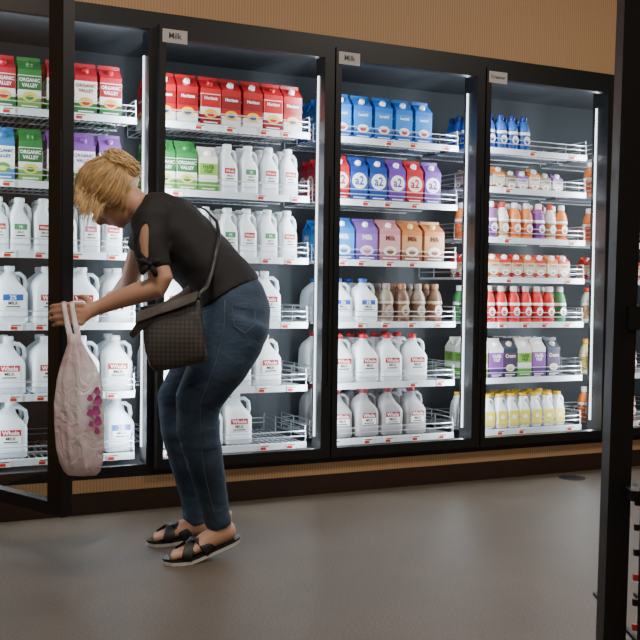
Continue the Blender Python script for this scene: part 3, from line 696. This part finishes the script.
def bsurf(px, py):
    best = 0
    for i_, (x, y, a, c_) in enumerate(BP[:-1]):
        if y <= py <= BP[i_+1][1]:
            t = (py-y)/(BP[i_+1][1]-y); xx = x+(BP[i_+1][0]-x)*t; aa = a+(BP[i_+1][2]-a)*t; cc = c_+(BP[i_+1][3]-c_)*t
            r_ = (px-xx)/(aa*F/(ZC+BW)); best = cc*math.sqrt(max(.02, 1-r_*r_))
    return best
for (x0_, y0_, r_) in ((97, 391, 4), (98, 400, 5), (96, 411, 5.5), (98, 421, 5), (97, 431, 3.5), (90, 398, 3.5), (90, 413, 4), (91, 424, 3)):
    vs = []
    for k in range(16):
        t = 2*math.pi*k/16; px, py = x0_+r_*.8*math.cos(t)*(1+.2*math.sin(3*t)), y0_+r_*math.sin(t)
        vs.append(LO(px, py, BW-bsurf(px, py)*1.12-.008))
    b.add(vs, [tuple(range(16))], PUR)
ob("printed_logo", b.mesh("printed_logo"), bag)
# ------------------------------------------------------------------ purse
def pursemat():
    m = bpy.data.materials.new("patterned_canvas"); m.use_nodes = True; nt = m.node_tree; b = nt.nodes["Principled BSDF"]
    tc = nt.nodes.new("ShaderNodeTexCoord"); mp = nt.nodes.new("ShaderNodeMapping"); mp.inputs["Rotation"].default_value = (.0, 0, PSI)
    ck = nt.nodes.new("ShaderNodeTexVoronoi"); ck.inputs["Scale"].default_value = 65; ck.inputs["Randomness"].default_value = 0
    r = nt.nodes.new("ShaderNodeValToRGB"); r.color_ramp.elements[0].position = .35; r.color_ramp.elements[1].position = .55
    r.color_ramp.elements[0].color = (.068, .060, .056, 1); r.color_ramp.elements[1].color = (.034, .030, .028, 1)
    L = nt.links.new; L(tc.outputs["Object"], mp.inputs["Vector"]); L(mp.outputs[0], ck.inputs["Vector"]); L(ck.outputs["Distance"], r.inputs["Fac"]); L(r.outputs["Color"], b.inputs["Base Color"])
    b.inputs["Roughness"].default_value = .5; return m
PM = pursemat(); LEA = mat("dark_leather", (.022, .019, .018), .45); FL = mat("grey_leather", (.075, .066, .060), .45)
purse = ob("handbag", None, None, O, label="dark grey checked crossbody handbag with slim leather strap at woman's hip", category="handbag")
pc = LO(174, 334, -.28)
T = Matrix.Translation(pc)@Matrix((( U.x, WD.x, 0, 0), (U.y, WD.y, 0, 0), (0, 0, 1, 0), (0, 0, 0, 1)))@Matrix.Rotation(math.radians(-12), 4, 'Y')
b = MB(); b.loft([(-.114, .078, .02, .002, 0, 3), (-.108, .092, .034, .001, 0, 3.6), (-.085, .099, .042, 0, 0, 4.2), (-.04, .102, .045, -.002, 0, 4.5), (.01, .101, .040, .0, 0, 4.5), (.05, .100, .032, .004, 0, 4.5), (.085, .099, .022, .008, 0, 4.5), (.1, .098, .012, .010, 0, 4)], PM, 40, T)
ob("bag_body", b.mesh("purse_body"), purse)
b = MB()
b.loft([(.096, .100, .014, .01, 0, 4), (.102, .103, .016, .01, 0, 4), (.108, .103, .016, .01, 0, 4), (.112, .100, .012, .01, 0, 4)], LEA, 32, T)
ob("zip_trim", b.mesh("purse_trim"), purse)
b = MB()   # flap folded over the front, reaching toward the forearm
fl = []
for j, (z, y, hw, cx) in enumerate(((.113, .0, .104, .004), (.110, -.020, .106, .002), (.100, -.028, .108, .0), (.088, -.034, .108, -.004), (.080, -.038, .104, -.008), (.075, -.040, .096, -.014))):
    fl.append([(cx+hw*u_, y-(.003*math.sin(u_*5+j)), z+.014*u_) for u_ in [k/8-1 for k in range(17)]])
vs = [q for r in fl for q in r]; fs = [(a*17+c, a*17+c+1, (a+1)*17+c+1, (a+1)*17+c) for a in range(5) for c in range(16)]
vs2 = [(x, y-.003, z) for x, y, z in vs]; N_ = len(vs)
fs2 = [tuple(reversed([i+N_ for i in f])) for f in fs]
edge = [(5*17+c, 5*17+c+1, 5*17+c+1+N_, 5*17+c+N_) for c in range(16)]
b.add(vs+vs2, fs+fs2+edge, FL, True, T)
ob("flap", b.mesh("purse_flap"), purse)
sv = [v.co.copy() for v in sm.vertices]
def ssurf(px, py, off=.004):
    best = None; q = LO(px, py, 0)
    for c_ in sv:
        du = (c_-q).dot(U); dz = (c_-q).dot(ZV); dw = (c_-q).dot(WD)
        if abs(du) < .012 and abs(dz) < .012 and (best is None or dw < best): best = dw
    return LO(px, py, (best if best is not None else 0)-off)
b = MB()
b.tube([(T@Vector((.1, -.01, .105)), .004, .008), (LO(207, 286, -.24), .004, .008), (ssurf(212, 272), .004, .008), (ssurf(215, 258), .004, .008), (ssurf(217, 246), .004, .008), (LO(219, 234, -.07), .006, .008), (LO(217, 222, .0), .008, .006), (LO(206, 210, .06), .008, .004), (LO(182, 199, .12), .008, .004), (LO(155, 196, .13), .008, .004), (LO(137, 207, .1), .008, .004)], LEA, WD, 10)
ob("strap", b.mesh("purse_strap"), purse)
b = MB()
b.tube([(LO(131, 336, -.30), .010, .003), (LO(138, 328, -.31), .015, .003), (LO(150, 318, -.31), .017, .003), (LO(165, 307, -.29), .017, .003), (LO(180, 297, -.24), .016, .003), (LO(189, 289, -.19), .014, .003)], FL, ZV, 10)
ob("shoulder_strap", b.mesh("purse_strap2"), purse)
# ------------------------------------------------------------------ rack near camera
rp = cp+(ray(623, 320))*1.5
RX, RY = rp.x, rp.y
rack = ob("display_rack", None, None, (RX, RY, 0), label="black metal wire display rack with a few red wires", category="rack")
Tr = Matrix((( U.x, WD.x, 0, 0), (U.y, WD.y, 0, 0), (0, 0, 1, 0), (0, 0, 0, 1)))
TL = Tr@Matrix(((1, 0, .011, -.012), (0, 1, 0, 0), (0, 0, 1, 0), (0, 0, 0, 1)))
b = MB(); b.box(-.018, .016, -.02, .02, .02, 2.3, BLACK, TL); ob("upright", b.mesh("upright"), rack)
b = MB(); b.box(.58, .62, -.02, .02, .02, 2.3, BLACK, TL); ob("upright", b.mesh("upright2"), rack)
b = MB(); b.box(-.04, .64, -.2, .2, .0, .02, BLACK, Tr); ob("base", b.mesh("rack_base"), rack)
b = MB(); b.box(.0, .58, -.026, -.02, .94, .975, BLACK, Tr); ob("crossbar", b.mesh("crossbar"), rack)
REDW = mat("red_wire", (.50, .04, .03), .4)
b = MB()
for i in range(13): b.box(.006, .58, -.062, -.055, .24+i*.037, .249+i*.037, REDW if i in (2, 5, 7, 9) else BLACK, Tr)
for i in range(24): b.box(.012+i*.024, .017+i*.024, -.068, -.062, .24, .70, BLACK, Tr)
for i in range(8): b.box(.02+i*.07, .026+i*.07, -.06, .2, .47, .476, BLACK, Tr)
b.box(.0, .04, -.06, .0, .69, .705, BLACK, Tr)
ob("wire_basket", b.mesh("wire_basket"), rack)
# floor drain
dp = atz(572, 478, 0)
b = MB(); DR = mat("worn_iron", (.05, .045, .04), .6, .5)
b.lathe([(.07, .0), (.07, .003), (.001, .003)], DR, 24)
for i in range(5): b.box(-.05, .05, -.045+i*.02, -.037+i*.02, .003, .0045, BLACK)
ob("floor_drain", b.mesh("floor_drain"), None, (dp.x, dp.y, 0), label="round dark metal drain cover set in the floor", category="drain")
# ------------------------------------------------------------------ lights
for (x, y, e) in ((.2, -2.2, 50), (3.2, -2.2, 46), (-1.5, -5.0, 50), (3.2, -5.2, 38)):
    fx = ob("ceiling_light", None, None, (x, y, 3.385), label="rectangular white ceiling light panel", category="light")
    b = MB(); b.box(-.62, .62, -.32, .32, -.02, .013, mat("fixture_white", (.8, .8, .8), .5)); b.box(-.6, .6, -.3, .3, -.022, -.0201, mat("diffuser", (1, .93, .84), .5, emit=2)); ob("housing", b.mesh("housing"), fx)
    L = bpy.data.lights.new("ceiling_lamp", 'AREA'); L.shape = 'RECTANGLE'; L.size = 1.2; L.size_y = .6; L.energy = e; L.color = (1, .89, .76)
    lo = bpy.data.objects.new("lamp", L); COL.objects.link(lo); lo.parent = fx; lo.location = (0, 0, -.03)
w = bpy.data.worlds.new("world"); C.scene.world = w; w.use_nodes = True
w.node_tree.nodes["Background"].inputs[0].default_value = (.6, .55, .5, 1); w.node_tree.nodes["Background"].inputs[1].default_value = .15
